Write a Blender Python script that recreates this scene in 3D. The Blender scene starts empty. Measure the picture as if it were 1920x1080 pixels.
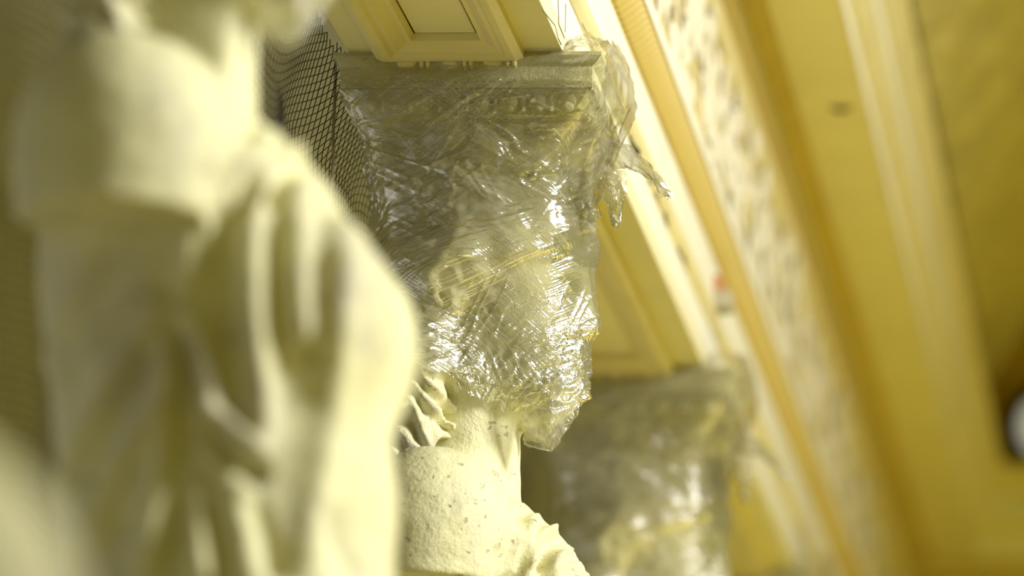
import bpy, bmesh, math, random
import numpy as np
from mathutils import Vector, Matrix

# ------------------------------------------------------------------ camera
random.seed(7); rng = np.random.default_rng(7)
FPX = 200.0 / 36.0 * 1920.0                 # 200 mm lens on a 36 mm sensor
VP = (2270.0, 2800.0)                       # where the lines of the facade meet
dv = np.array([VP[0] - 960, -(VP[1] - 540), -FPX]); Yc = dv / np.linalg.norm(dv)
Xc = np.array([-Yc[2], 0, Yc[0]]); Xc /= np.linalg.norm(Xc)
Zc = np.cross(Xc, Yc)
RIGHT = np.array([Xc[0], Yc[0], Zc[0]]); UP = np.array([Xc[1], Yc[1], Zc[1]]); BACK = np.array([Xc[2], Yc[2], Zc[2]])
CAM = np.array([0.0, 0.0, 1.6])
Y2 = 7.1                                    # depth of the statue in focus
STEP = 2.07                                 # distance between statues


def P(px, py, Y):
    """point on the photograph's sight line at facade depth Y"""
    d = RIGHT * (px - 960) / FPX + UP * (540 - py) / FPX - BACK
    return CAM + d * ((Y - CAM[1]) / d[1])


def proj(p):
    q = np.asarray(p) - CAM
    w = -(q @ BACK)
    return 960 + FPX * (q @ RIGHT) / w, 540 - FPX * (q @ UP) / w


sc = bpy.context.scene
cd = bpy.data.cameras.new('camera'); cam = bpy.data.objects.new('camera', cd)
sc.collection.objects.link(cam); sc.camera = cam
cam.matrix_world = Matrix([[RIGHT[i], UP[i], BACK[i], CAM[i]] for i in range(3)] + [[0, 0, 0, 1]])
cd.sensor_width = 36; cd.lens = 200; cd.clip_end = 200
cd.dof.use_dof = True
fp = P(1010, 560, Y2 - 0.09)
cd.dof.focus_distance = float(-((fp - CAM) @ BACK)); cd.dof.aperture_fstop = 2.8

# ------------------------------------------------------------------ light
w = bpy.data.worlds.new('hall_light'); sc.world = w; w.use_nodes = True
bg = w.node_tree.nodes['Background']
bg.inputs[0].default_value = (1.0, 0.88, 0.09, 1); bg.inputs[1].default_value = 0.13


def area(name, loc, target, size, size_y, power, col):
    ld = bpy.data.lights.new(name, 'AREA'); ld.shape = 'RECTANGLE'; ld.size = size; ld.size_y = size_y
    ld.energy = power; ld.color = col; ld.spread = math.radians(94)
    o = bpy.data.objects.new(name, ld); sc.collection.objects.link(o)
    o.location = loc
    o.rotation_euler = (Vector(target) - Vector(loc)).to_track_quat('-Z', 'Y').to_euler()
    return o


area('hall_window_light', (6.2, 5.2, 5.8), (-0.9, 6.2, 3.0), 1.5, 2.4, 270, (1.0, 0.985, 0.95))
# added spots: the unseen floor bounces their light up to soffits and vault
for i, (sx, sy, tx, en) in enumerate(((6.0, 9.2, 2.0, 4300), (6.4, 12.6, 2.4, 5600))):
    sl = bpy.data.lights.new('floor_bounce_spot', 'SPOT'); sl.energy = en; sl.color = (1.0, 0.97, 0.85); sl.spot_size = math.radians(46)
    sl.spot_blend = 0.35; sl.shadow_soft_size = 0.1
    so = bpy.data.objects.new('floor_bounce_spot', sl); sc.collection.objects.link(so); so.location = (sx, sy, 7.0)
    so.rotation_euler = (Vector((tx, sy, 0.0)) - Vector((sx, sy, 7.0))).to_track_quat('-Z', 'Y').to_euler()
sc.cycles.adaptive_threshold = 0.02
sc.cycles.max_bounces = 5; sc.cycles.diffuse_bounces = 3; sc.cycles.glossy_bounces = 2; sc.cycles.transparent_max_bounces = 10
sc.cycles.caustics_reflective = False; sc.cycles.caustics_refractive = False

vs = sc.view_settings
vs.view_transform = 'Standard'; vs.look = 'None'; vs.exposure = 0.0; vs.gamma = 1.0; vs.use_curve_mapping = False

# ------------------------------------------------------------------ helpers
COL = sc.collection


def link(o, parent=None):
    COL.objects.link(o)
    if parent is not None:
        o.parent = parent
    return o


def mesh_obj(name, verts, faces, mat, parent=None, smooth=True):
    me = bpy.data.meshes.new(name)
    v = np.asarray(verts, dtype=np.float32)
    if isinstance(faces, np.ndarray):
        n, k = faces.shape
        me.vertices.add(len(v)); me.vertices.foreach_set('co', v.ravel())
        me.loops.add(n * k); me.loops.foreach_set('vertex_index', faces.astype(np.int32).ravel())
        me.polygons.add(n)
        me.polygons.foreach_set('loop_start', np.arange(0, n * k, k, dtype=np.int32))
        me.update(calc_edges=True)
    else:
        me.from_pydata([tuple(map(float, q)) for q in v], [], faces)
    if smooth:
        me.polygons.foreach_set('use_smooth', np.ones(len(me.polygons), dtype=bool))
    me.materials.append(mat); me.validate(); me.update()
    return link(bpy.data.objects.new(name, me), parent)


def tag(o, label=None, cat=None, group=None, kind=None):
    if label: o['label'] = label
    if cat: o['category'] = cat
    if group: o['group'] = group
    if kind: o['kind'] = kind
    return o


def empty(name, loc):
    o = bpy.data.objects.new(name, None); o.empty_display_size = 0.1
    o.location = tuple(map(float, loc)); return link(o)


def copy_tree(o, parent=None):
    kids = list(o.children)
    c = o.copy(); link(c, parent)
    for k in kids: copy_tree(k, c)
    return c


def share(src, loc, parent=None, rot=(0, 0, 0), scale=(1, 1, 1), name=None):
    c = bpy.data.objects.new(name or src.name.split('.')[0], src.data)
    c.location = tuple(map(float, loc)); c.rotation_euler = rot; c.scale = scale
    return link(c, parent)


def grid_faces(nu, nv, wrap_u=False):
    """quads of a grid indexed [u*nv+v]"""
    U = nu if wrap_u else nu - 1
    i, j = np.meshgrid(np.arange(U), np.arange(nv - 1), indexing='ij')
    i2 = (i + 1) % nu
    return np.stack([i * nv + j, i2 * nv + j, i2 * nv + j + 1, i * nv + j + 1], -1).reshape(-1, 4)


def box_vf(x0, x1, y0, y1, z0, z1):
    v = [(x, y, z) for x in (x0, x1) for y in (y0, y1) for z in (z0, z1)]
    f = [(0, 1, 3, 2), (4, 6, 7, 5), (0, 4, 5, 1), (2, 3, 7, 6), (0, 2, 6, 4), (1, 5, 7, 3)]
    return v, f


def bevel_box(name, x0, x1, y0, y1, z0, z1, mat, parent=None, b=0.002, seg=2):
    bm = bmesh.new()
    v, f = box_vf(x0, x1, y0, y1, z0, z1)
    vv = [bm.verts.new(q) for q in v]
    for q in f: bm.faces.new([vv[i] for i in q])
    bmesh.ops.recalc_face_normals(bm, faces=bm.faces)
    bmesh.ops.bevel(bm, geom=list(bm.edges), offset=b, segments=seg, affect='EDGES', profile=0.6)
    me = bpy.data.meshes.new(name); bm.to_mesh(me); bm.free()
    me.materials.append(mat)
    return link(bpy.data.objects.new(name, me), parent)


def tube_vf(pts, rad, sides=5):
    pts = np.asarray(pts, float); n = len(pts)
    rad = np.broadcast_to(np.asarray(rad, float), (n,))
    t = np.gradient(pts, axis=0); t /= np.linalg.norm(t, axis=1)[:, None] + 1e-12
    ref = np.array([0.3, 0.9, 0.31])
    a = np.cross(t, ref); a /= np.linalg.norm(a, axis=1)[:, None] + 1e-12
    b = np.cross(t, a)
    an = np.arange(sides) * 2 * math.pi / sides
    v = pts[:, None, :] + rad[:, None, None] * (np.cos(an)[None, :, None] * a[:, None, :] + np.sin(an)[None, :, None] * b[:, None, :])
    i, j = np.meshgrid(np.arange(n - 1), np.arange(sides), indexing='ij')
    j2 = (j + 1) % sides
    f = np.stack([i * sides + j, i * sides + j2, (i + 1) * sides + j2, (i + 1) * sides + j], -1).reshape(-1, 4)
    return v.reshape(-1, 3), f


def vnoise(x, y, seed=0):
    """smooth value noise, -1..1"""
    r = np.random.default_rng(seed); T = r.random((256, 256)).astype(np.float32)
    xi = np.floor(x).astype(int); yi = np.floor(y).astype(int)
    fx = x - xi; fy = y - yi
    fx = fx * fx * (3 - 2 * fx); fy = fy * fy * (3 - 2 * fy)
    a = T[xi & 255, yi & 255]; b = T[(xi + 1) & 255, yi & 255]; c = T[xi & 255, (yi + 1) & 255]; d = T[(xi + 1) & 255, (yi + 1) & 255]
    return 2 * (a * (1 - fx) * (1 - fy) + b * fx * (1 - fy) + c * (1 - fx) * fy + d * fx * fy) - 1


# ------------------------------------------------------------------ materials
class NT:
    def __init__(s, name):
        s.m = bpy.data.materials.new(name); s.m.use_nodes = True
        s.t = s.m.node_tree; s.t.nodes.clear()
        s.out = s.n('ShaderNodeOutputMaterial')

    def n(s, typ, **kw):
        o = s.t.nodes.new(typ)
        for k, v in kw.items(): setattr(o, k, v)
        return o

    def set(s, node, **kw):
        for k, v in kw.items():
            sk = node.inputs[k.replace('_', ' ')] if isinstance(k, str) else node.inputs[k]
            if hasattr(v, 'is_output'): s.t.links.new(v, sk)
            else: sk.default_value = v
        return node

    def l(s, a, b): s.t.links.new(a, b)

    def noise(s, scale, detail=4, rough=0.55, vec=None, dist=0.0):
        o = s.n('ShaderNodeTexNoise'); o.inputs['Scale'].default_value = scale; o.inputs['Detail'].default_value = detail
        o.inputs['Roughness'].default_value = rough; o.inputs['Distortion'].default_value = dist
        if vec is not None: s.l(vec, o.inputs['Vector'])
        return o.outputs['Fac']

    def ramp(s, fac, stops):
        o = s.n('ShaderNodeValToRGB'); e = o.color_ramp.elements
        while len(e) < len(stops): e.new(0.5)
        for q, (p, c) in zip(e, stops):
            q.position = p; q.color = (*c, 1) if len(c) == 3 else c
        s.l(fac, o.inputs[0]); return o.outputs['Color']

    def mixc(s, fac, a, b):
        o = s.n('ShaderNodeMix', data_type='RGBA')
        for sk, v in ((o.inputs[0], fac), (o.inputs[6], a), (o.inputs[7], b)):
            if hasattr(v, 'is_output'): s.l(v, sk)
            else: sk.default_value = v if not isinstance(v, tuple) or len(v) == 4 else (*v, 1)
        return o.outputs[2]

    def math(s, op, a, b=0.0):
        o = s.n('ShaderNodeMath', operation=op)
        for sk, v in ((o.inputs[0], a), (o.inputs[1], b)):
            if hasattr(v, 'is_output'): s.l(v, sk)
            else: sk.default_value = v
        return o.outputs[0]

    def objco(s):
        return s.n('ShaderNodeTexCoord').outputs['Object']

    def mapping(s, vec, scale=(1, 1, 1), rot=(0, 0, 0), loc=(0, 0, 0)):
        o = s.n('ShaderNodeMapping'); o.inputs['Scale'].default_value = scale; o.inputs['Rotation'].default_value = rot
        o.inputs['Location'].default_value = loc
        s.l(vec, o.inputs['Vector']); return o.outputs[0]

    def bump(s, h, strength, dist=0.01, normal=None):
        o = s.n('ShaderNodeBump'); o.inputs['Strength'].default_value = strength; o.inputs['Distance'].default_value = dist
        s.l(h, o.inputs['Height'])
        if normal is not None: s.l(normal, o.inputs['Normal'])
        return o.outputs[0]

    def bsdf(s, col, rough, normal=None, spec=0.3):
        b = s.n('ShaderNodeBsdfPrincipled')
        s.set(b, Base_Color=col if hasattr(col, 'is_output') else (*col, 1), Roughness=rough)
        b.inputs['Specular IOR Level'].default_value = spec
        if normal is not None: s.l(normal, b.inputs['Normal'])
        s.l(b.outputs[0], s.out.inputs[0]); return b


def paint(name, col, var=0.12, rough=0.55, bump=0.12, stain_shade=None):
    k = NT(name); co = k.objco()
    n1 = k.noise(6, 5, 0.6, co); n2 = k.noise(90, 3, 0.5, co)
    c = k.ramp(n1, [(0.3, tuple(q * (1 - var) for q in col)), (0.7, tuple(min(1, q * (1 + var * 0.5)) for q in col))])
    if stain_shade:
        n3 = k.noise(stain_shade[1], 5, 0.7, co, 0.4)
        m = k.ramp(n3, [(stain_shade[2], (0, 0, 0)), (stain_shade[2] + 0.06, (1, 1, 1))])
        c = k.mixc(m, c, stain_shade[0])
    k.bsdf(c, rough, k.bump(n2, bump, 0.004)); return k.m


M = {}
M['cream'] = paint('cream_paint', (0.89, 0.87, 0.69), 0.06, 0.6, 0.1, ((0.55, 0.50, 0.36), 9, 0.68))
M['ochre'] = paint('ochre_paint', (0.64, 0.50, 0.15), 0.10, 0.55)
M['ochre_soffit'] = paint('soffit_paint', (0.82, 0.76, 0.46), 0.05, 0.6, 0.05)
M['ochre_light'] = paint('light_ochre_paint', (0.82, 0.73, 0.38), 0.08, 0.5)
M['frieze'] = paint('frieze_ground', (0.78, 0.66, 0.30), 0.15, 0.7, 0.3, ((0.20, 0.17, 0.13), 13, 0.52))  # grey noise patches paint in both peeled spots and shadow among the relief
M['relief'] = paint('relief_plaster', (0.90, 0.85, 0.66), 0.12, 0.6, 0.3, ((0.34, 0.30, 0.22), 16, 0.60))
M['gallery'] = paint('gallery_wall', (0.56, 0.57, 0.60), 0.08, 0.8)
M['ceiling'] = paint('gilded_ceiling', (0.80, 0.72, 0.32), 0.25, 0.45)
M['lunette'] = paint('lunette_paint', (0.52, 0.36, 0.03), 0.2, 0.6)
M['parquet'] = paint('parquet', (0.50, 0.42, 0.08), 0.15, 0.5, 0.02)
M['net'] = paint('net_cord', (0.012, 0.011, 0.008), 0.1, 0.8, 0)
M['tape'] = paint('net_seam', (0.36, 0.33, 0.22), 0.1, 0.8, 0)
M['dark'] = paint('dark_crack', (0.05, 0.04, 0.025), 0.2, 0.9, 0)
M['brick'] = paint('brick_red', (0.60, 0.30, 0.13), 0.2, 0.8)
M['mortar'] = paint('mortar_grey', (0.52, 0.48, 0.36), 0.2, 0.85, 0.4)
M['grey_metal'] = paint('dark_frame', (0.06, 0.055, 0.035), 0.2, 0.5)
M['pane'] = paint('milky_glass', (0.75, 0.76, 0.68), 0.05, 0.15, 0)
pb = [n_ for n_ in M['pane'].node_tree.nodes if n_.type == 'BSDF_PRINCIPLED'][0]     # glow put into the glass in place of daylight behind it
pb.inputs['Emission Color'].default_value = (1, 1, 0.85, 1); pb.inputs['Emission Strength'].default_value = 0.35


def statue_material():
    k = NT('statue_plaster'); co = k.objco()
    n1 = k.noise(5, 5, 0.6, co)
    c = k.ramp(n1, [(0.3, (0.84, 0.80, 0.43)), (0.7, (0.89, 0.87, 0.54))])
    # grey dust lying in blotches
    n2 = k.noise(7, 6, 0.7, k.mapping(co, loc=(3, 1, 2)))
    c = k.mixc(k.ramp(n2, [(0.48, (0, 0, 0)), (0.64, (0.8, 0.8, 0.8))]), c, (0.64, 0.60, 0.44))
    # dark pits
    n3 = k.noise(60, 3, 0.6, k.mapping(co, (1, 1, 1.6)))
    pit = k.ramp(n3, [(0.655, (0, 0, 0)), (0.70, (1, 1, 1))])
    c = k.mixc(k.math('MULTIPLY', pit, 0.6), c, (0.35, 0.30, 0.16))
    # larger chips knocked out of the surface
    n4 = k.noise(22, 4, 0.6, k.mapping(co, (1, 1, 1.8), loc=(5, 2, 1)))
    chip = k.ramp(n4, [(0.665, (0, 0, 0)), (0.69, (1, 1, 1))])
    c = k.mixc(k.math('MULTIPLY', chip, 0.55), c, (0.42, 0.37, 0.22)); pit = k.math('ADD', pit, k.math('MULTIPLY', chip, 1.5))
    h = k.math('ADD', k.math('MULTIPLY', k.noise(160, 5, 0.7, co), 0.6), k.math('MULTIPLY', k.noise(28, 5, 0.65, co), 1.1))
    h = k.math('SUBTRACT', h, k.math('MULTIPLY', pit, 0.5))
    k.bsdf(c, 0.6, k.bump(h, 0.65, 0.006), 0.3)
    return k.m


M['statue'] = statue_material()


def film_material(name='stretch_film', base=0.25, gain=0.42):
    k = NT(name); uv = k.n('ShaderNodeUVMap').outputs[0]
    # per-vertex weights: in which patches each direction of wrapping shows, and where turns of film overlap
    at = k.n('ShaderNodeAttribute', attribute_name='wrap'); sp = k.n('ShaderNodeSeparateColor'); k.l(at.outputs['Color'], sp.inputs[0])
    h = None
    for i, (rot, sx, sy) in enumerate(((0.55, 8, 500), (-0.42, 7, 460))):
        mp = k.mapping(k.mapping(uv, rot=(0, 0, rot), loc=(i * 3.1, i * 1.7, 0)), scale=(sx, sy, 1))
        q = k.math('MULTIPLY', k.math('SUBTRACT', k.noise(1.0, 0, 0.5, mp, 0.3), 0.5), sp.outputs[i])
        h = q if h is None else k.math('ADD', h, q)
    hh = k.math('MULTIPLY', h, 0.0010)
    hh = k.math('ADD', hh, k.math('MULTIPLY', k.noise(26, 1, 0.5, k.mapping(k.mapping(uv, rot=(0, 0, -0.45)), scale=(0.45, 1.6, 1)), 0.6), 0.0018))
    nrm = k.bump(hh, 1.0, 1.0)
    lay = k.ramp(h, [(0.03, (0, 0, 0)), (0.30, (1, 1, 1))])
    haze = k.math('ADD', base, k.math('MULTIPLY', lay, gain))
    haze = k.math('ADD', haze, k.math('MULTIPLY', sp.outputs[2], 0.22))
    tr = k.n('ShaderNodeBsdfTransparent'); tr.inputs[0].default_value = (0.985, 0.98, 0.94, 1)
    df = k.n('ShaderNodeBsdfDiffuse'); df.inputs[0].default_value = (0.92, 0.90, 0.66, 1); k.l(nrm, df.inputs['Normal'])
    tl = k.n('ShaderNodeBsdfTranslucent'); tl.inputs[0].default_value = (0.92, 0.90, 0.66, 1)
    md = k.n('ShaderNodeMixShader'); md.inputs[0].default_value = 0.45; k.l(df.outputs[0], md.inputs[1]); k.l(tl.outputs[0], md.inputs[2])
    m1 = k.n('ShaderNodeMixShader'); k.l(haze, m1.inputs[0]); k.l(tr.outputs[0], m1.inputs[1]); k.l(md.outputs[0], m1.inputs[2])
    gl = k.n('ShaderNodeBsdfGlossy'); gl.inputs[0].default_value = (1, 1, 1, 1); gl.inputs['Roughness'].default_value = 0.16; k.l(nrm, gl.inputs['Normal'])
    fr = k.n('ShaderNodeFresnel'); fr.inputs[0].default_value = 1.5; k.l(nrm, fr.inputs['Normal'])
    f2 = k.math('MINIMUM', k.math('MULTIPLY', fr.outputs[0], 2.2), 0.6)
    m2 = k.n('ShaderNodeMixShader'); k.l(f2, m2.inputs[0]); k.l(m1.outputs[0], m2.inputs[1]); k.l(gl.outputs[0], m2.inputs[2])
    k.l(m2.outputs[0], k.out.inputs[0]); return k.m


M['film'] = film_material(); M['film_clear'] = film_material('clear_film', 0.03, 0.28)

# ------------------------------------------------------------------ the entablature (structure)
YR = Y2 - 0.17                               # near face of the abacus in focus


def XZ(px, py):
    p = P(px, py, YR); return np.array([p[0], p[2]])


XF = XZ(1085, -400)[0]                       # plane of the frieze
# depth of the end wall: corner of the cornice shows at (1848, 1046)
cz = XZ(1372, -830)
YE = min(np.arange(8.5, 25, 0.01), key=lambda y: abs(proj((cz[0], y, cz[1]))[1] - 1046)) + (cz[0] - XF)
YN = 3.2                                      # near end of the facade
XEND = 3.6


def strip(name, prof, mat, parent, bow=0.0, nsub=1, yn=YN):
    """profile (pixel pairs in the slice YR) run along the facade, mitred, and on along the end wall"""
    q = [XZ(*a) for a in prof]
    fine = []
    for a, b in zip(q[:-1], q[1:]):
        d = b - a; nrm = np.array([-d[1], d[0]])
        for i in range(nsub):
            t = i / nsub; fine.append(a + d * t - nrm * bow * 4 * t * (1 - t))
    fine.append(q[-1]); fine = np.array(fine)
    if nsub == 1:                             # flat bands keep hard edges: double the points
        fine = np.repeat(fine, 2, axis=0)[1:-1]
    v = []
    ys = np.linspace(0, 1, 8)
    for x, z in fine:
        ye = YE - (x - XF)
        for t in ys: v.append((x, yn + (ye - yn) * t, z))
        v.append((XEND, ye, z))
    nv = 9; f = []
    for i in range(len(fine) - 1):
        if np.allclose(fine[i], fine[i + 1]): continue
        for j in range(nv - 1):
            f.append((i * nv + j, i * nv + j + 1, (i + 1) * nv + j + 1, (i + 1) * nv + j))
    o = mesh_obj(name, v, f, mat, parent, smooth=nsub > 1)
    return o


arch = empty('trim_1', P(1055, 97, YR)); tag(arch, 'cream and ochre architrave beam resting on the statue capitals', None, kind='structure')
fr_root = empty('trim_2', P(1085, -274, YR)); tag(fr_root, 'carved frieze band with peeling foliage relief above the architrave', None, kind='structure')
cor = empty('trim_3', P(1110, -728, YR)); tag(cor, 'wide ochre cornice with dentils, deep soffit and pale crown mouldings', None, kind='structure')


def rel(o):
    """keep world coordinates of a mesh built in world space under a parent empty"""
    o.matrix_parent_inverse = Matrix.Translation(o.parent.location).inverted(); return o


def S(*a, **k): return rel(strip(*a, **k))


# architrave
S('fascia', [(1055, 97), (1055, -27)], M['cream'], arch)
S('astragal', [(1055, -27), (1060, -30), (1074, -60), (1068, -70)], M['ochre_light'], arch, bow=0.12, nsub=4)
S('fascia', [(1068, -70), (1070, -183)], M['cream'], arch)
S('moulding_band', [(1070, -183), (1078, -188), (1110, -236)], M['ochre'], arch, bow=-0.10, nsub=4)
S('moulding_band', [(1110, -236), (1117, -237), (1119, -238)], M['ochre'], arch)
S('fillet', [(1119, -238), (1119, -276), (1085, -280)], M['cream'], arch)
# frieze
S('frieze_ground', [(1085, -270), (1085, -693)], M['frieze'], fr_root)
# cornice
S('cyma_moulding', [(1085, -690), (1090, -694), (1108, -722), (1112, -730)], M['ochre_light'], cor, bow=0.10, nsub=4)
S('dentil_band', [(1112, -730), (1112, -800)], M['ochre'], cor)
S('fillet', [(1112, -800), (1132, -801), (1132, -812)], M['cream'], cor)
S('bed_moulding', [(1132, -812), (1140, -814), (1182, -838), (1186, -846)], M['ochre'], cor, bow=-0.10, nsub=4)
S('corona_soffit', [(1186, -846), (1360, -846), (1360, -836), (1372, -836)], M['ochre_soffit'], cor)
S('corona_face', [(1372, -836), (1372, -900)], M['cream'], cor)
S('crown_cove', [(1372, -900), (1380, -902), (1412, -966)], M['ochre_light'], cor, bow=0.08, nsub=4)
S('crown_fillet', [(1412, -966), (1418, -968), (1418, -1046)], M['cream'], cor)
S('crown_cyma', [(1418, -1046), (1428, -1052), (1448, -1110), (1464, -1130)], M['ochre_light'], cor, bow=-0.10, nsub=4)
S('crown_fillet', [(1464, -1130), (1466, -1131), (1466, -1172), (1200, -1180)], M['ochre_light'], cor)

# ---- architrave soffit: flat underside and framed sunk panels
ZS = XZ(1055, 97)[1]; XL = XZ(655, 97)[0]; XR = XZ(1055, 97)[0]
Y1, Y3, Y4, Y0 = Y2 - STEP, Y2 + STEP, Y2 + 2 * STEP, Y2 - 2 * STEP
FX0, FX1 = XZ(708, 97)[0], XZ(985, 97)[0]


def soffit_flat(x0, x1, y0, y1):
    v, f = box_vf(x0, x1, y0, y1, ZS, ZS + 0.03)
    return rel(mesh_obj('soffit_board', v, f, M['ochre_soffit'], arch, smooth=False))


soffit_flat(XL, FX0 + 0.004, YN, YE); soffit_flat(FX1 - 0.004, XR, YN, YE)
for yc in (Y1, Y2, Y3, Y4):
    soffit_flat(FX0, FX1, yc - 0.175, yc + 0.175)
# inner (gallery) face of the beam
v, f = box_vf(XL, XL + 0.03, YN, YE, ZS + 0.03, ZS + 0.5)
rel(mesh_obj('inner_face', v, f, M['ochre_soffit'], arch, smooth=False))


def lathe_bead(name, length, r, mat):
    n = 9; t = np.linspace(-1, 1, n)
    prof = r * np.sqrt(np.maximum(0, 1 - np.abs(t) ** 3.2)) + 0.0002
    v, f = tube_vf(np.stack([t * length / 2, 0 * t, 0 * t], 1), prof, 8)
    o = mesh_obj(name, v, f, mat); COL.objects.unlink(o); return o


BEAD = lathe_bead('bead', 0.030, 0.0085, M['ochre_light']); REEL = lathe_bead('reel', 0.0075, 0.0090, M['ochre_light'])

FP = [(0.0, 0.000), (0.001, -0.012), (0.010, -0.016), (0.020, -0.014), (0.024, -0.009), (0.030, -0.009), (0.038, -0.004),
      (0.044, 0.001), (0.050, 0.001), (0.053, 0.010), (0.056, 0.010)]  # inset, height below the beam


def panel(ya, yb, beads):
    v = []; f = []
    q = []
    for a, b in zip(FP[:-1], FP[1:]): q += [a, b]
    for d, h in q:
        z = ZS + h
        v += [(FX0 + d, ya + d, z), (FX1 - d, ya + d, z), (FX1 - d, yb - d, z), (FX0 + d, yb - d, z)]
    for i in range(0, len(q) - 1):
        if i % 2: continue
        for j in range(4):
            f.append((i * 4 + j, i * 4 + (j + 1) % 4, (i + 1) * 4 + (j + 1) % 4, (i + 1) * 4 + j))
    fr = rel(mesh_obj('panel_frame', v, f, M['ochre_light'], arch, smooth=False))
    d = FP[-1][0] - 0.002
    v, f = box_vf(FX0 + d, FX1 - d, ya + d, yb - d, ZS + 0.010, ZS + 0.03)
    rel(mesh_obj('sunk_panel', v, f, M['ochre_soffit'], arch, smooth=False))
    z = ZS - 0.0155; pitch = 0.049

    def bead_row(p0, p1, rz, far):
        L = np.linalg.norm(np.array(p1) - np.array(p0)); n = int(L / pitch)
        for i in range(n):
            t = (i + 0.5) / n
            if not far[0] <= t <= far[1]: continue
            c = np.array(p0) + (np.array(p1) - np.array(p0)) * t; dr = (np.array(p1) - np.array(p0)) / L
            rel(share(BEAD, c, fr, (0, 0, rz)))
            for s in (0.0195, 0.0275):
                rel(share(REEL, c + dr * s, fr, (0, 0, rz)))
    if beads:
        bead_row((FX0 + 0.012, yb - 0.004, z), (FX1 - 0.012, yb - 0.004, z), 0, (0, 1))
    for o in [c for c in fr.children]:
        o.matrix_parent_inverse = Matrix.Translation(arch.location) @ Matrix.Translation(-arch.location) if False else o.matrix_parent_inverse
    return fr


def panel_fix(fr):
    # children of the frame are in world space; the frame's own matrix is identity in world space
    for c in fr.children: c.matrix_parent_inverse = Matrix.Identity(4)


for ya, yb, bd in ((YN, Y1 - 0.178, False), (Y1 + 0.178, Y2 - 0.175, True), (Y2 + 0.178, Y3 - 0.175, True), (Y3 + 0.178, Y4 - 0.175, True), (Y4 + 0.178, YE - 0.2, False)):
    fr = panel(ya, yb, bd); panel_fix(fr)

# ---- leaf tongues on the architrave moulding, dentils, foliage on the frieze
a, b = XZ(1074, -190), XZ(1108, -234)


def tongue_mesh():
    n, m = 9, 7; v = []
    for i in range(n):
        t = i / (n - 1); c = a + (b - a) * t
        wd = 0.0135 * math.sin(math.pi * min(1, 0.22 + t * 0.62)) ** 0.7
        for j in range(m):
            s = -1 + 2 * j / (m - 1)
            bulge = (1 - s * s) * 0.014 * (0.4 + 0.6 * t) - 0.001
            out = np.array([1, -0.8]) / 1.28 * (bulge + 0.006 * 4 * t * (1 - t) * 0.3)
            v.append((c[0] + out[0] - a[0], s * wd + 0.012 * t, c[1] + out[1] - a[1]))
    o = mesh_obj('leaf_tongue', v, grid_faces(n, m), M['ochre']); COL.objects.unlink(o); return o


TON = tongue_mesh()
band = [c for c in arch.children if c.name.startswith('moulding_band')][0]
for i in range(150):
    y = 7.2 + i * 0.033
    if y > YE - 0.05: break
    o = share(TON, (a[0], y, a[1]), band)
DB = [c for c in cor.children if c.name.startswith('dentil_band')][0]
d0, d1 = XZ(1112, -736), XZ(1112, -794)
v, f = box_vf(-0.002, 0.013, -0.0095, 0.0095, 0, d1[1] - d0[1])
DEN = mesh_obj('dentil', v, f, M['ochre'], smooth=False); COL.objects.unlink(DEN)
y = Y2 + 1.5
while y < YE - 0.05:
    share(DEN, (d0[0], y, d0[1]), DB); y += 0.031


def leaf_mesh(name, L, W, lobes, bend, seed):
    n, m = 15, 9; v = []; r = random.Random(seed)
    for i in range(n):
        t = i / (n - 1)
        wd = W * (math.sin(math.pi * t ** 0.75) ** 0.8 + 0.02) * (1 + 0.28 * math.sin(t * lobes * 2 * math.pi))
        cy, czz = L * t, bend * L * t * t
        for j in range(m):
            s = -1 + 2 * j / (m - 1)
            h = 0.010 * (1 - abs(s) ** 1.6) * math.sin(math.pi * (0.12 + 0.82 * t)) - 0.004 * math.exp(-(s / 0.18) ** 2) + 0.006 * t * t - 0.001
            v.append((h, cy - s * wd * bend * 1.2 * t, czz + s * wd))
    o = mesh_obj(name, v, grid_faces(n, m), M['relief']); COL.objects.unlink(o); return o


LEAVES = [leaf_mesh('acanthus_leaf', 0.085, 0.024, 3, 0.5, 1), leaf_mesh('acanthus_leaf', 0.065, 0.020, 2, -0.6, 2), leaf_mesh('acanthus_leaf', 0.05, 0.017, 0, 0.9, 3)]
FG = fr_root.children[0]
fz0, fz1 = XZ(1085, -300)[1], XZ(1085, -690)[1]; fzm = (fz0 + fz1) / 2; fh = (fz1 - fz0) / 2
stem = []
ys = np.arange(Y2 + 0.5, YE - 0.02, 0.015)
for y in ys: stem.append((XF + 0.005, y, fzm + fh * 0.55 * math.sin((y - Y2) * 9.0)))
v, f = tube_vf(stem, 0.008, 6)
rel(mesh_obj('scroll_stem', v, f, M['relief'], fr_root))
r = random.Random(3)
for i in range(290):
    y = Y2 + 0.75 + i * 0.0195
    if y > YE - 0.08: break
    zz = fzm + fh * 0.55 * math.sin((y - Y2) * 9.0)
    if i % 2: zz = r.uniform(fz0 + 0.03, fz1 - 0.03)
    ang = r.uniform(0, 2 * math.pi)
    z = min(max(zz + r.uniform(-0.03, 0.03), fz0 + 0.035), fz1 - 0.035)
    sc_ = r.uniform(0.7, 1.15)
    share(r.choice(LEAVES), (XF + r.uniform(0.0, 0.004), y, z), FG, (ang, 0, 0), (sc_,) * 3)

# ---- walls, vault, lunette of the hall
ZT = XZ(1200, -1180)[1]
p1 = P(1856, 650, YE); p2 = P(1922, 556, YE)
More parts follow.
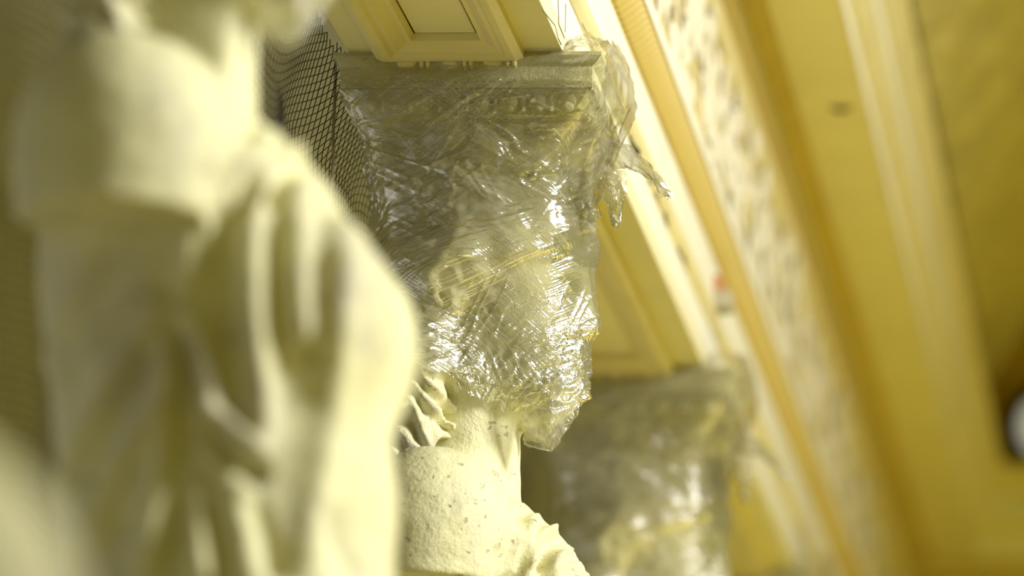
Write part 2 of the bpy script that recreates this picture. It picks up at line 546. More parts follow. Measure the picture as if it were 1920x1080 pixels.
# vault: quarter circle along the facade passing through both points on the end wall
pm = (p1 + p2) / 2; ch = p2 - p1; Lc = math.hypot(ch[0], ch[2]); Rv = 1.7
nx, nz = ch[2] / Lc, -ch[0] / Lc
off = math.sqrt(Rv * Rv - (Lc / 2) ** 2)
VC = (pm[0] + nx * off, pm[2] + nz * off)
a0 = math.atan2(p1[2] - VC[1], p1[0] - VC[0])
angs = np.linspace(a0 + 0.03, a0 - 1.5, 220)
yv = np.linspace(Y2 - 0.2, YE + 0.05, 260)
A, Yg = np.meshgrid(angs, yv, indexing='ij')
rib = 0.020 * np.sin((Yg * 1.0 + A * Rv * 1.0) * 30) + 0.012 * vnoise(A * Rv * 16, Yg * 16, 4) + 0.01 * vnoise(A * Rv * 40, Yg * 40, 5)
RR = Rv - np.abs(rib)
vv = np.stack([VC[0] + RR * np.cos(A), Yg, VC[1] + RR * np.sin(A)], -1).reshape(-1, 3)
o = mesh_obj('ceiling', vv, grid_faces(220, 260), M['ceiling']); tag(o, 'ribbed golden vaulted ceiling above the cornice', None, kind='structure')
# back of the cornice up to the vault
v, f = box_vf(XF - 0.02, XF, YN, YE, ZT - 0.05, ZT + 0.9)
o = mesh_obj('wall_upper', v, f, M['ceiling'], smooth=False); tag(o, 'golden attic wall strip behind the cornice top', None, kind='structure')
# end wall
v, f = box_vf(XF - 2.6, XEND, YE, YE + 0.1, 0.9, 6.0)
o = mesh_obj('wall_end', v, f, M['lunette'], smooth=False); tag(o, 'dark golden end wall under the vault arch', None, kind='structure')
# pale arch band where the vault meets the end wall
aa = np.linspace(a0 + 0.05, a0 - 1.5, 80)
pts = np.stack([VC[0] + (Rv - 0.02) * np.cos(aa), 0 * aa + YE - 0.03, VC[1] + (Rv - 0.02) * np.sin(aa)], 1)
v, f = tube_vf(pts, 0.035, 8)
o = mesh_obj('trim_4', v, f, M['ochre_light']); tag(o, 'rounded arch moulding along the edge of the golden vault', None, kind='structure')
# oculus
oc = P(1956, 800, YE - 0.02); orad = 0.085
win = empty('window_1', oc); tag(win, 'round window with dark frame above the end cornice', None, kind='structure')
an = np.linspace(0, 2 * math.pi, 49)
v, f = tube_vf(np.stack([orad * np.cos(an), 0 * an, 1.15 * orad * np.sin(an)], 1), 0.020, 8)
mesh_obj('window_frame', v, f, M['grey_metal'], win)
bm = bmesh.new(); bmesh.ops.create_circle(bm, cap_ends=True, radius=orad, segments=40)
me = bpy.data.meshes.new('pane'); bm.to_mesh(me); bm.free(); me.materials.append(M['pane'])
po = link(bpy.data.objects.new('pane', me), win); po.rotation_euler = (math.pi / 2, 0, 0); po.scale = (1, 1.15, 1)

v, f = box_vf(-2.6, 9.0, -6.0, YE + 0.1, -0.1, 0.0)
o = mesh_obj('floor', v, f, M['parquet'], smooth=False); tag(o, 'honey-coloured parquet floor of the hall far below the statues', None, kind='structure')  # out of view, put in to throw warm light upwards
# gallery behind the statues
XN = P(650, 97, Y2 - 0.17)[0]
GX = XN - 1.0
v, f = box_vf(GX - 0.1, GX, YN - 2, YE, 0.9, 4.6)
o = mesh_obj('wall_gallery', v, f, M['gallery'], smooth=False); tag(o, 'shadowed grey-beige gallery wall behind the black net', None, kind='structure')
v, f = box_vf(GX, XL - 0.02, YE - 1.2, YE - 1.1, 0.9, ZS + 0.42)
o = mesh_obj('wall_gallery_end', v, f, M['gallery'], smooth=False); tag(o, 'grey-beige end wall of the gallery seen past the net', None, kind='structure')
v, f = box_vf(GX - 0.1, XL + 0.02, YN - 2, YE, ZS + 0.42, ZS + 0.5)
o = mesh_obj('ceiling_gallery', v, f, M['gallery'], smooth=False); tag(o, 'gallery ceiling behind the architrave', None, kind='structure')

# ------------------------------------------------------------------ the statue (signed distance sculpting)
O2 = P(900, 800, Y2)


def loc(px, py, yo=0.0): return P(px, py, Y2 + yo) - O2


def loc1(px, py, yo=0.0): return P(px, py, Y1 + yo) - O2 + np.array([0, STEP, 0])


def smin(a, b, k):
    h = np.clip(0.5 + 0.5 * (b - a) / k, 0, 1); return b + (a - b) * h - k * h * (1 - h)


def smax(a, b, k): return -smin(-a, -b, k)


def ell(p, c, r):
    q = [(p[i] - np.float32(c[i])) / np.float32(r[i]) for i in range(3)]
    k0 = np.sqrt(q[0] ** 2 + q[1] ** 2 + q[2] ** 2)
    q = [(p[i] - np.float32(c[i])) / np.float32(r[i] ** 2) for i in range(3)]
    k1 = np.sqrt(q[0] ** 2 + q[1] ** 2 + q[2] ** 2) + 1e-6
    return k0 * (k0 - 1) / k1


def cone(p, a, b, ra, rb):
    a = np.asarray(a, np.float32); b = np.asarray(b, np.float32); d = b - a; dd = float(d @ d)
    t = ((p[0] - a[0]) * d[0] + (p[1] - a[1]) * d[1] + (p[2] - a[2]) * d[2]) / dd
    t = np.clip(t, 0, 1)
    return np.sqrt((p[0] - a[0] - t * d[0]) ** 2 + (p[1] - a[1] - t * d[1]) ** 2 + (p[2] - a[2] - t * d[2]) ** 2) - (ra + (rb - ra) * t)


def chain(p, pts, rad, k):
    d = None
    for i in range(len(pts) - 1):
        e = cone(p, pts[i], pts[i + 1], rad[i], rad[i + 1]); d = e if d is None else smin(d, e, k)
    return d


def surface_nets(vol, org, h):
    ins = vol < 0
    c = np.zeros(tuple(s - 1 for s in vol.shape), np.int8)
    for dx in (0, 1):
        for dy in (0, 1):
            for dz in (0, 1):
                c += ins[dx:dx + c.shape[0], dy:dy + c.shape[1], dz:dz + c.shape[2]]
    act = np.argwhere((c > 0) & (c < 8))
    idx = -np.ones(c.shape, np.int32); idx[tuple(act.T)] = np.arange(len(act))
    corners = [(dx, dy, dz) for dx in (0, 1) for dy in (0, 1) for dz in (0, 1)]
    val = {k: vol[act[:, 0] + k[0], act[:, 1] + k[1], act[:, 2] + k[2]] for k in corners}
    s = np.zeros((len(act), 3), np.float64); n = np.zeros(len(act))
    for k in corners:
        for ax in range(3):
            if k[ax]: continue
            k2 = tuple(k[i] + (i == ax) for i in range(3))
            A_, B_ = val[k], val[k2]; m = (A_ < 0) != (B_ < 0)
            t = np.where(m, A_ / np.where(m, A_ - B_, 1), 0)
            for i in range(3):
                s[:, i] += np.where(m, k[i] + (t if i == ax else 0), 0)
            n += m
    v = (act + s / n[:, None]) * h + org
    fs = []
    for ax in range(3):
        u, w_ = (ax + 1) % 3, (ax + 2) % 3
        sl0 = [slice(None)] * 3; sl1 = [slice(None)] * 3
        sl0[ax] = slice(0, -1); sl1[ax] = slice(1, None)
        m = ins[tuple(sl0)] != ins[tuple(sl1)]
        e = np.argwhere(m)
        ok = (e[:, u] > 0) & (e[:, w_] > 0) & (e[:, u] < vol.shape[u] - 1) & (e[:, w_] < vol.shape[w_] - 1)
        e = e[ok]; fl = ins[tuple(e.T)]
        q = []
        for du, dw in ((1, 1), (0, 1), (0, 0), (1, 0)):
            g = e.copy(); g[:, u] -= du; g[:, w_] -= dw; q.append(idx[tuple(g.T)])
        q = np.stack(q, 1); q[~fl] = q[~fl][:, ::-1]; fs.append(q)
    return v, np.concatenate(fs)


def normals(v, f):
    n = np.cross(v[f[:, 2]] - v[f[:, 0]], v[f[:, 3]] - v[f[:, 1]])
    out = np.zeros_like(v)
    for i in range(4): np.add.at(out, f[:, i], n)
    return out / (np.linalg.norm(out, axis=1)[:, None] + 1e-12)


def pdist(x, z, poly):
    """distance to a polyline in the side view, and the position along it 0..1"""
    d = np.full(x.shape, 1e9); tt = np.zeros(x.shape); n = len(poly) - 1
    for i in range(n):
        a, b = np.array(poly[i]), np.array(poly[i + 1]); e = b - a
        t = np.clip(((x - a[0]) * e[0] + (z - a[1]) * e[1]) / (e @ e), 0, 1)
        q = np.hypot(x - a[0] - t * e[0], z - a[1] - t * e[1])
        m = q < d; d = np.where(m, q, d); tt = np.where(m, (i + t) / n, tt)
    return d, tt


# torso: front and back contours read off the nearest statue, heights in metres
rows = [(100, 330, 150), (160, 452, 115), (250, 555, 90), (340, 606, 70), (440, 672, 62), (540, 712, 62), (620, 716, 72), (760, 704, 88), (900, 716, 100), (1080, 722, 112)]
tz, tf, tb = [], [], []
for py, xf, xb in rows:
    tz.append(loc1(0, py, -0.05)[2]); tf.append(loc1(xf, py, -0.04)[0]); tb.append(loc1(xb, py, -0.05)[0])
tz += [-0.62, -0.74, -0.86, -1.0, -1.3, -1.62]; tf += [0.195, 0.225, 0.245, 0.235, 0.20, 0.20]; tb += [-0.145, -0.16, -0.165, -0.165, -0.17, -0.17]
ayz = [0.10, 0.02, -0.06, -0.15, -0.30, -0.45, -0.6, -0.8, -1.0, -1.62]; ayv = [0.06, 0.12, 0.17, 0.185, 0.175, 0.16, 0.18, 0.195, 0.19, 0.18]
tz, tf, tb = map(np.array, (tz, tf, tb)); o_ = np.argsort(tz); tz, tf, tb = tz[o_], tf[o_], tb[o_]


def smooth_curve(zs, vals, z):
    zz = np.linspace(zs[0], zs[-1], 200); q = np.interp(zz, zs, vals)
    q = np.convolve(np.pad(q, 4, 'edge'), np.ones(9) / 9, 'valid'); return np.interp(z, zz, q)


def torso_shape(z):
    fx, bx = smooth_curve(tz, tf, z), smooth_curve(tz, tb, z)
    ay = smooth_curve(np.array(ayz)[::-1], np.array(ayv)[::-1], z)
    return (fx + bx) / 2, (fx - bx) / 2, ay


SH = loc1(222, 272, -0.20)                   # shoulder centre, near side
CUT = loc1(220, 382, -0.27)[2]               # height at which the arm is cut off


def body_sdf(p):
    z = p[2][0, 0, :]
    cx, ax, ay = [q.astype(np.float32)[None, None, :] for q in torso_shape(z)]
    e = 2.25
    rr = (np.abs((p[0] - cx) / ax) ** e + np.abs(p[1] / ay) ** e) ** (1 / e)
    d = (rr - 1) * np.minimum(ax, ay) * 0.85
    d = smax(d, p[2] + np.float32(0.085), 0.09)
    nk0, nk1 = loc(893, 700), loc(872, 900)
    for s in (-1, 1):
        c = SH.copy(); c[1] *= -s if s > 0 else 1
        arm = smin(ell(p, c + np.array([0, 0, 0.0]), (0.088, 0.086, 0.100)), cone(p, c + np.array([0, 0, 0.0]), c + np.array([-0.008, 0.01 * s, -0.2]), 0.086, 0.078), 0.03)
        arm = smax(arm, np.float32(CUT) - p[2], 0.006)
        trap = cone(p, (nk1[0] - 0.005, 0.04 * s, -0.100), c + np.array([0.01, -0.03 * s, 0.040]), 0.056, 0.055)
        d = smin(d, trap, 0.035); d = smin(d, arm, 0.034)
        br = loc1(566, 580, -0.09); br[1] = 0.082 * s
        d = smin(d, ell(p, br, (0.070, 0.070, 0.075)), 0.05)
    kn = (0.234, -0.075, -0.885)               # thigh pressing forward under the cloth
    d = smin(d, cone(p, (0.10, -0.08, -0.74), kn, 0.075, 0.100), 0.04)
    d = smin(d, cone(p, nk0, nk1, 0.060, 0.070), 0.03)
    pl = np.maximum(np.maximum(np.abs(p[0] - 0.02) - 0.24, np.abs(p[1]) - 0.24), np.abs(p[2] + 1.66) - 0.06)
    return np.minimum(d, pl)


h = 0.0052
lo = np.array([-0.30, -0.34, -1.74]); hi = np.array([0.34, 0.34, 0.06])
gx = [np.arange(lo[i], hi[i], h, dtype=np.float32) for i in range(3)]
Pg = np.meshgrid(*gx, indexing='ij', sparse=True)
BV, BF = surface_nets(body_sdf(Pg).astype(np.float32), lo, h)
BN = normals(BV, BF)


def to_surf1(poly):
    out = []
    for px, py in poly:
        y = -0.15
        for _ in range(5):
            q = loc1(px, py, y); cx, ax, ay = torso_shape(q[2])
            u = min(1, abs((q[0] - cx) / ax)); y = -ay * (1 - u ** 2.25) ** (1 / 2.25)
        out.append((q[0], q[2]))
    return out


def to2(poly, y): return [tuple(loc(a, b, y)[[0, 2]]) for a, b in poly]


# (polyline on the nearest statue, width, height)
folds = [
    ([(352, 430), (350, 520), (342, 575)], 0.010, 0.010), ([(345, 575), (372, 640), (390, 720), (398, 780)], 0.010, 0.016),
    ([(465, 250), (470, 380), (478, 560), (488, 720), (492, 850)], 0.011, 0.017), ([(545, 330), (560, 450), (572, 560), (578, 660)], 0.012, 0.013),
    ([(640, 420), (655, 500), (640, 640), (610, 800), (580, 1000), (570, 1100)], 0.013, 0.014), ([(720, 500), (722, 640), (700, 800), (690, 1000)], 0.02, 0.006),
    ([(425, 400), (430, 560), (440, 740)], 0.010, -0.010), ([(520, 420), (525, 560), (535, 720)], 0.009, -0.009), ([(605, 480), (606, 600), (600, 700)], 0.010, -0.008),
    ([(385, 330), (378, 380), (366, 430)], 0.010, -0.022), ([(372, 790), (420, 830), (470, 885), (500, 900)], 0.008, -0.020), ([(360, 765), (420, 790), (470, 845), (485, 868)], 0.011, 0.018),
    ([(345, 600), (345, 720), (350, 860), (325, 1100)], 0.010, -0.016), ([(372, 850), (392, 950), (430, 1100)], 0.009, -0.015), ([(358, 850), (372, 950), (380, 1100)], 0.012, 0.012),
    ([(470, 930), (495, 1010), (520, 1100)], 0.010, -0.010), ([(445, 900), (460, 1010), (470, 1100)], 0.014, 0.010), ([(600, 950), (630, 1020), (680, 1100)], 0.010, -0.009),
    ([(325, 560), (240, 660), (150, 830), (110, 960)], 0.010, 0.012), ([(315, 545), (200, 610), (100, 740)], 0.010, 0.010), ([(320, 620), (290, 760), (200, 930), (140, 1080)], 0.012, 0.014),
    ([(330, 650), (310, 800), (290, 950), (270, 1100)], 0.009, 0.010), ([(300, 640), (220, 780), (140, 960)], 0.010, -0.012), ([(180, 470), (120, 600), (90, 700)], 0.010, 0.008), ([(240, 480), (170, 600), (120, 760)], 0.010, -0.008),
    ([(250, 950), (190, 1040), (150, 1100)], 0.011, -0.010),
]
x, z = BV[:, 0], BV[:, 2]
near = np.clip(-BV[:, 1] / 0.05, 0, 1)        # camera side; mirrored on the far side
side = np.clip(np.abs(BV[:, 1]) / 0.04, 0.25, 1)
disp = np.zeros(len(BV))
arm_mask = 1 - np.clip((np.abs(BV[:, 1]) - 0.135) / 0.03, 0, 1) * (z > CUT - 0.004) * (x < SH[0] + 0.085)
for poly, wd, ht in folds:
    pl = to_surf1(poly); d, t = pdist(x, z, pl)
    env = np.clip(np.minimum(t, 1 - t) / 0.12, 0.0, 1) ** 0.7 if len(poly) > 2 else 1
    disp += ht * np.exp(-(d / wd) ** 2) * env * arm_mask * side
# straps gathered over the collar (seen sharp on the statue in focus)
for poly, wd, ht in [([(985, 1010), (1003, 965), (1024, 958)], .0035, .006), ([(1026, 1005), (1032, 970)], .003, .005), ([(1036, 1075), (1052, 1045), (1085, 1036)], .004, .008),
                     ([(1000, 1080), (1006, 1040), (1022, 1000), (1040, 985)], .004, .008), ([(965, 1085), (968, 1040), (985, 1005)], .004, .007), ([(1060, 1085), (1075, 1062), (1105, 1052)], .004, .007),
                     ([(930, 1085), (932, 1040), (945, 1000)], .006, -.010), ([(1015, 1085), (1022, 1048), (1040, 1015)], .004, -.006), ([(950, 960), (985, 945), (1015, 945)], .006, .006), ([(800, 800), (850, 800), (915, 830), (985, 890)], .008, .004)]:
    d, t = pdist(x, z, to2(poly, -0.10)); disp += 1.25 * ht * np.exp(-(d / (1.3 * wd)) ** 2) * (np.abs(BV[:, 1]) < 0.19) * np.clip((np.abs(BV[:, 1]) - 0.04) / 0.05, 0.0, 1)
# broad vertical folds on the skirt
th = np.arctan2(BV[:, 1], x - 0.03)
sk = np.clip((-0.56 - z) / 0.15, 0, 1) * (z > -1.59)
disp += sk * (0.010 * np.sin(th * 9 + z * 2.0) + 0.005 * np.sin(th * 17 + z * 3 + 1))
# unevenness of worn plaster
disp += 0.0012 * vnoise(x * 22 + BV[:, 1] * 17, z * 22, 11) + 0.0007 * vnoise(x * 60 + BV[:, 1] * 40, z * 60, 12)
BV = BV + BN * disp[:, None]

# ---- head
C_cr = loc(912, 470)


def head_sdf(p):
    d = ell(p, C_cr, (0.128, 0.100, 0.122))
    d = smin(d, ell(p, loc(975, 590), (0.080, 0.078, 0.130)), 0.04)
    d = smin(d, ell(p, loc(990, 690), (0.066, 0.060, 0.070)), 0.03)
    d = smin(d, ell(p, loc(1044, 742), (0.026, 0.026, 0.024)), 0.03)            # chin
    for s in (-1, 1):
        e = loc(1070, 556); e[1] = 0.036 * s
        d = smax(d, -ell(p, e, (0.020, 0.024, 0.015)), 0.015)
        e = loc(1058, 556); e[1] = 0.034 * s
        d = smin(d, ell(p, e, (0.014, 0.018, 0.011)), 0.004)
    d = smin(d, cone(p, loc(1086, 536), loc(1104, 612), 0.011, 0.0125), 0.016)   # nose
    for s in (-1, 1):
        e = loc(1096, 622); e[1] = 0.012 * s
        d = smin(d, ell(p, e, (0.011, 0.009, 0.009)), 0.006)
    d = smin(d, ell(p, loc(1077, 672), (0.014, 0.024, 0.008)), 0.006)
    d = smin(d, ell(p, loc(1073, 694), (0.014, 0.020, 0.009)), 0.006)
    # hair: rolls from the brow to the ear, bun and locks down the neck
    for s in (-1, 1):
        q = [loc(1074, 466), loc(1030, 460), loc(960, 478), loc(890, 505), loc(835, 530), loc(825, 575)]
        yy = [0.0, 0.058, 0.088, 0.098, 0.098, 0.095]
        for a_, b_ in zip(q, yy): a_[1] = s * b_
        d = smin(d, chain(p, q, [0.022, 0.026, 0.027, 0.026, 0.026, 0.018], 0.02), 0.012)
        ear = loc(868, 560); ear[1] = 0.090 * s
        d = smin(d, ell(p, ear, (0.022, 0.014, 0.030)), 0.008)
    d = smin(d, ell(p, loc(790, 590), (0.085, 0.085, 0.095)), 0.04)
    for k, s in enumerate((-0.075, -0.03, 0.03, 0.075)):
        q = [loc(806 - 6 * k, 640), loc(798 + 12 * (k % 2), 720), loc(790, 800), loc(770 + 10 * (k % 2), 930)]
        for a_ in q: a_[1] = s
        d = smin(d, chain(p, q, [0.034, 0.036, 0.033, 0.024], 0.02), 0.012)
    d = smin(d, cone(p, loc(900, 690), loc(874, 860), 0.060, 0.066), 0.025)
    # cushion carrying the capital
    d = smin(d, cone(p, loc(905, 345), loc(900, 255), 0.105, 0.125), 0.04)
    return d


h2 = 0.0034
lo2 = np.array([-0.20, -0.16, -0.13]); hi2 = np.array([0.19, 0.16, 0.40])
gx = [np.arange(lo2[i], hi2[i], h2, dtype=np.float32) for i in range(3)]
HV, HF = surface_nets(head_sdf(np.meshgrid(*gx, indexing='ij', sparse=True)).astype(np.float32) + np.zeros((1, 1, 1), np.float32), lo2, h2)
HN = normals(HV, HF)
x, z = HV[:, 0], HV[:, 2]
hd = np.zeros(len(HV))
hairm = np.clip((np.array(loc(985, 500))[0] - x) / 0.03 + np.clip((z - loc(0, 500)[2]) / 0.02, 0, 3), 0, 1) * (z > loc(0, 640)[2]) + (x < loc(868, 720)[0]) * (np.abs(HV[:, 1]) + (loc(845, 720)[0] - x) > 0.045) * (z <= loc(0, 640)[2])
hairm = np.clip(hairm, 0, 1)
wv = np.sin((x * 0.55 + z * 1.0) * 240 + 3.0 * vnoise(x * 30, z * 30, 3)) * 0.0022 + np.sin((x * 1.1 - z * 0.6) * 150 + 4 * vnoise(x * 22, z * 22, 6)) * 0.0018
hd += hairm * wv
lock = hairm * (z <= loc(0, 640)[2]); hd += lock * (0.005 * vnoise(x * 70 + HV[:, 1] * 40, z * 60, 8) + 0.005 * np.sin(z * 190 + x * 120 + 5 * vnoise(x * 40, z * 30 + HV[:, 1] * 30, 2)))
for poly, wd, ht in [([(832, 590), (815, 555), (812, 515), (840, 490), (890, 482)], .007, .010), ([(850, 570), (842, 540), (860, 520), (900, 515)], .006, .008),
                     ([(885, 510), (930, 500), (955, 480), (985, 462)], .006, .008), ([(870, 495), (915, 478), (960, 458)], .005, -.006), ([(900, 530), (940, 520), (975, 495)], .004, .005)]:
    d, t = pdist(x, z, to2(poly, -0.10)); hd += ht * np.exp(-(d / wd) ** 2) * (np.abs(HV[:, 1]) > 0.03)
HV = HV + HN * hd[:, None]
keep = HV[:, 2] > -0.20

# ---- capital: abacus and echinus of eggs, in statue coordinates
zt = ZS - O2[2]
cxa = (P(625, 97, YR)[0] + P(1128, 97, YR)[0]) / 2 - O2[0]; ha = (P(1128, 97, YR)[0] - P(625, 97, YR)[0]) / 2
za = loc(0, 166, -0.17)[2]; zb = loc(0, 208, -0.16)[2]; zc_ = loc(0, 300)[2]
HY = 0.172


def frustum(levels):
    v, f = [], []
    for (x0, x1, y1, z) in levels:
        v += [(x0, -y1, z), (x1, -y1, z), (x1, y1, z), (x0, y1, z)]
    for i in range(len(levels) - 1):
        for j in range(4): f.append((i * 4 + j, i * 4 + (j + 1) % 4, (i + 1) * 4 + (j + 1) % 4, (i + 1) * 4 + j))
    f.append((3, 2, 1, 0)); n = (len(levels) - 1) * 4; f.append((n, n + 1, n + 2, n + 3))
    return v, f


bot = [(cxa - ha * 0.55, cxa + ha * 0.55, 0.10, zc_), (cxa - ha * 0.74, cxa + ha * 0.74, 0.128, zb - 0.004), (cxa - ha * 0.78, cxa + ha * 0.78, 0.134, zb),
       (cxa - ha * 0.92, cxa + ha * 0.90, 0.157, za), (cxa - ha * 0.94, cxa + ha * 0.925, 0.162, za)]
top = [(cxa - ha * 0.95, cxa + ha * 0.93, 0.163, za), (cxa - ha * 0.95, cxa + ha * 0.93, 0.163, za + (zt - za) * 0.62), (cxa - ha * 0.97, cxa + ha * 0.96, 0.167, za + (zt - za) * 0.72),
       (cxa - ha, cxa + ha, HY, za + (zt - za) * 0.9), (cxa - ha, cxa + ha, HY, zt)]


def egg_mesh():
    n, m = 8, 10; v = []
    for i in range(n):
        a_ = math.pi * (i / (n - 1))
        for j in range(m):
            b_ = 2 * math.pi * j / m
            v.append((0.0125 * math.sin(a_) * math.cos(b_), 0.0075 * math.sin(a_) * math.sin(b_), 0.0155 * math.cos(a_) - 0.002 * math.sin(a_)))
    vv = np.array(v); f = grid_faces(m, n, True)
    idx = vv.reshape(n, m, 3).transpose(1, 0, 2).reshape(-1, 3)
    o = mesh_obj('egg', idx, f, M['statue']); COL.objects.unlink(o); return o


EGG = egg_mesh()


def dart_mesh():
    v, f = box_vf(-0.0018, 0.0018, -0.006, 0.004, -0.015, 0.015)
    o = mesh_obj('dart', v, f, M['statue'], smooth=False); COL.objects.unlink(o); return o


DART = dart_mesh()


def make_statue():
    root = empty('caryatid_statue', O2 + np.array([0, 0, -1.72]))
    L = np.array([0, 0, 1.72])
    mesh_obj('body', BV + L, BF, M['statue'], root)
    hf = HF[keep[HF].all(1)]
    mesh_obj('head', HV + L, hf, M['statue'], root)
    v, f = frustum(top); mesh_obj('abacus', np.array(v) + L, f, M['statue'], root, smooth=False)
    v, f = frustum(bot); ech = mesh_obj('echinus', np.array(v) + L, f, M['statue'], root, smooth=False)
    n = 8; zm = (za + zb) / 2 + 1.72
    for side_, cnt in (('n', n), ('e', n), ('f', n), ('w', n)):
        for i in range(cnt):
            t = (i + 0.5) / cnt * 2 - 1
            if side_ == 'n': p, rz = (cxa + t * ha * 0.84, -0.149, zm), 0
            elif side_ == 'f': p, rz = (cxa + t * ha * 0.84, 0.149, zm), math.pi
            elif side_ == 'e': p, rz = (cxa + ha * 0.845, t * 0.145, zm), math.pi / 2
            else: p, rz = (cxa - ha * 0.855, t * 0.145, zm), -math.pi / 2
            share(EGG, p, ech, (0, 0, rz))
            if i < cnt - 1:
                t2 = (i + 1) / cnt * 2 - 1
                q = list(p)
                if side_ in 'nf': q[0] = cxa + t2 * ha * 0.84
                else: q[1] = t2 * 0.145
                share(DART, q, ech, (0, 0, rz))
    return root


st2 = make_statue()
tag(st2, 'plaster caryatid in sharp focus, bare dusty shoulder and film-wrapped head in profile', 'statue', 'caryatids along the facade')
labels = {Y1: 'large blurred caryatid at left, cut-off upper arm and draped folds in front',
          Y3: 'blurred caryatid further back at lower right, head wrapped in shiny film',
          Y4: 'farthest caryatid, only its capital showing at the bottom edge',
          Y0: 'nearest caryatid, only a blurred draped knee in the bottom left corner'}
statues = {Y2: st2}
for yy, lb in labels.items():
    c = copy_tree(st2); c.location.y += yy - Y2; c['label'] = lb; statues[yy] = c

# ------------------------------------------------------------------ plastic film
NT_, NZ = 180, 150
axc = loc(905, 500)[0]
z_top, z_bot = za + 0.012, loc(0, 778)[2]
zl = np.linspace(z_top, z_bot, NZ); tl = np.linspace(0, 2 * math.pi, NT_, endpoint=False)
rs = np.linspace(0.30, 0.0, 110).astype(np.float32)
TT, ZZ = np.meshgrid(tl, zl, indexing='ij')
Rh = np.full(TT.shape, 0.05)
found = np.zeros(TT.shape, bool)
Rq = rs[None, None, :]
pp = [(axc + Rq * np.cos(TT)[:, :, None]).astype(np.float32), (Rq * np.sin(TT)[:, :, None]).astype(np.float32), (ZZ[:, :, None] + 0 * Rq).astype(np.float32)]
sd = head_sdf(pp)
hit = sd < 0
first = np.argmax(hit, axis=2); anyh = hit.any(2)
g = np.take_along_axis(sd, np.maximum(first - 1, 0)[:, :, None], 2)[:, :, 0]; g2 = np.take_along_axis(sd, first[:, :, None], 2)[:, :, 0]
Rh = np.where(anyh, rs[np.maximum(first - 1, 0)] + (rs[first] - rs[np.maximum(first - 1, 0)]) * np.clip(g / (g - g2 + 1e-9), 0, 1), 0.05) + 0.0035
hr = np.hypot(HV[:, 0] - axc, HV[:, 1]); ht_ = np.arctan2(HV[:, 1], HV[:, 0] - axc) % (2 * math.pi)
ib = np.round(ht_ / (2 * math.pi) * NT_).astype(int) % NT_; jb = np.round((HV[:, 2] - z_top) / (z_bot - z_top) * (NZ - 1)).astype(int)
okb = (jb >= 0) & (jb < NZ)
RM = np.zeros_like(Rh); np.maximum.at(RM, (ib[okb], jb[okb]), hr[okb])
for _ in range(2):
    RM = np.maximum(RM, np.maximum(np.roll(RM, 1, 0), np.roll(RM, -1, 0)) * 0.995)
Rh = np.maximum(Rh, RM + 0.0025)
# the capital, as radius of its rectangle
cap_lv = sorted([(z_, x0, x1, y1) for (x0, x1, y1, z_) in bot + top])
cz_ = np.array([c[0] for c in cap_lv])
x0z = np.interp(ZZ, cz_, [c[1] for c in cap_lv]); x1z = np.interp(ZZ, cz_, [c[2] for c in cap_lv]); y1z = np.interp(ZZ, cz_, [c[3] for c in cap_lv])
ct, sn = np.cos(TT), np.sin(TT)
rx = np.where(ct > 0, (x1z - axc) / np.maximum(ct, 1e-4), (x0z - axc) / np.minimum(ct, -1e-4))
rc = np.minimum(rx, y1z / np.maximum(np.abs(sn), 1e-4)) + 0.004
Rh = np.where(ZZ > zc_ - 0.002, np.maximum(Rh, rc), Rh)


def hull_z(Rm):
    """film pulled straight over hollows, per direction"""
    out = Rm.copy()
    for i in range(Rm.shape[0]):
        st = []
        for j in range(Rm.shape[1]):
            while len(st) >= 2:
                a_, b_ = st[-2], st[-1]
                if (Rm[i, b_] - Rm[i, a_]) * (j - a_) <= (Rm[i, j] - Rm[i, a_]) * (b_ - a_): st.pop()
                else: break
            st.append(j)
        out[i] = np.interp(np.arange(Rm.shape[1]), st, Rm[i, st])
    return out


def hull_t(Rm):
    """film pulled straight around each level"""
    out = Rm.copy(); n = Rm.shape[0]
    for j in range(Rm.shape[1]):
        pts = np.stack([Rm[:, j] * np.cos(tl), Rm[:, j] * np.sin(tl)], 1)
        o_ = np.lexsort((pts[:, 1], pts[:, 0]))

        def half(seq):
            st = []
            for k in seq:
                while len(st) >= 2:
                    a_, b_ = pts[st[-2]], pts[st[-1]]
                    if (b_[0] - a_[0]) * (pts[k][1] - a_[1]) - (b_[1] - a_[1]) * (pts[k][0] - a_[0]) <= 0: st.pop()
                    else: break
                st.append(k)
            return st
        hl = half(o_)[:-1] + half(o_[::-1])[:-1]
        hl = sorted(set(hl))
        for q in range(len(hl)):
            i0, i1 = hl[q], hl[(q + 1) % len(hl)]
            a_, b_ = pts[i0], pts[i1]; k = i0
            while k != i1:
                c_, s_ = math.cos(tl[k]), math.sin(tl[k]); e = b_ - a_
                den = c_ * e[1] - s_ * e[0]
                if abs(den) > 1e-9: out[k, j] = (a_[0] * e[1] - a_[1] * e[0]) / den
                k = (k + 1) % n
    return out


zfrac = (zl - z_bot) / (z_top - z_bot)
Rt = hull_t(Rh)
R1 = Rh + (Rt - Rh) * 0.60
hz = hull_z(R1)
wz = np.interp(zl, [loc(0, q)[2] for q in (780, 700, 560, 440, 330)], [0.0, 0.10, 0.2, 0.35, 0.55])[None, :]
R2 = R1 + (hz - R1) * wz
ker = np.array([1, 2, 3, 2, 1]) / 9
for _ in range(2):
    R2 = sum(k * np.roll(R2, i - 2, 0) for i, k in enumerate(ker))
    Rp = np.pad(R2, ((0, 0), (2, 2)), 'edge'); R2 = sum(k * Rp[:, i:i + R2.shape[1]] for i, k in enumerate(ker))
R2 = np.maximum(R2, Rh - 0.001)
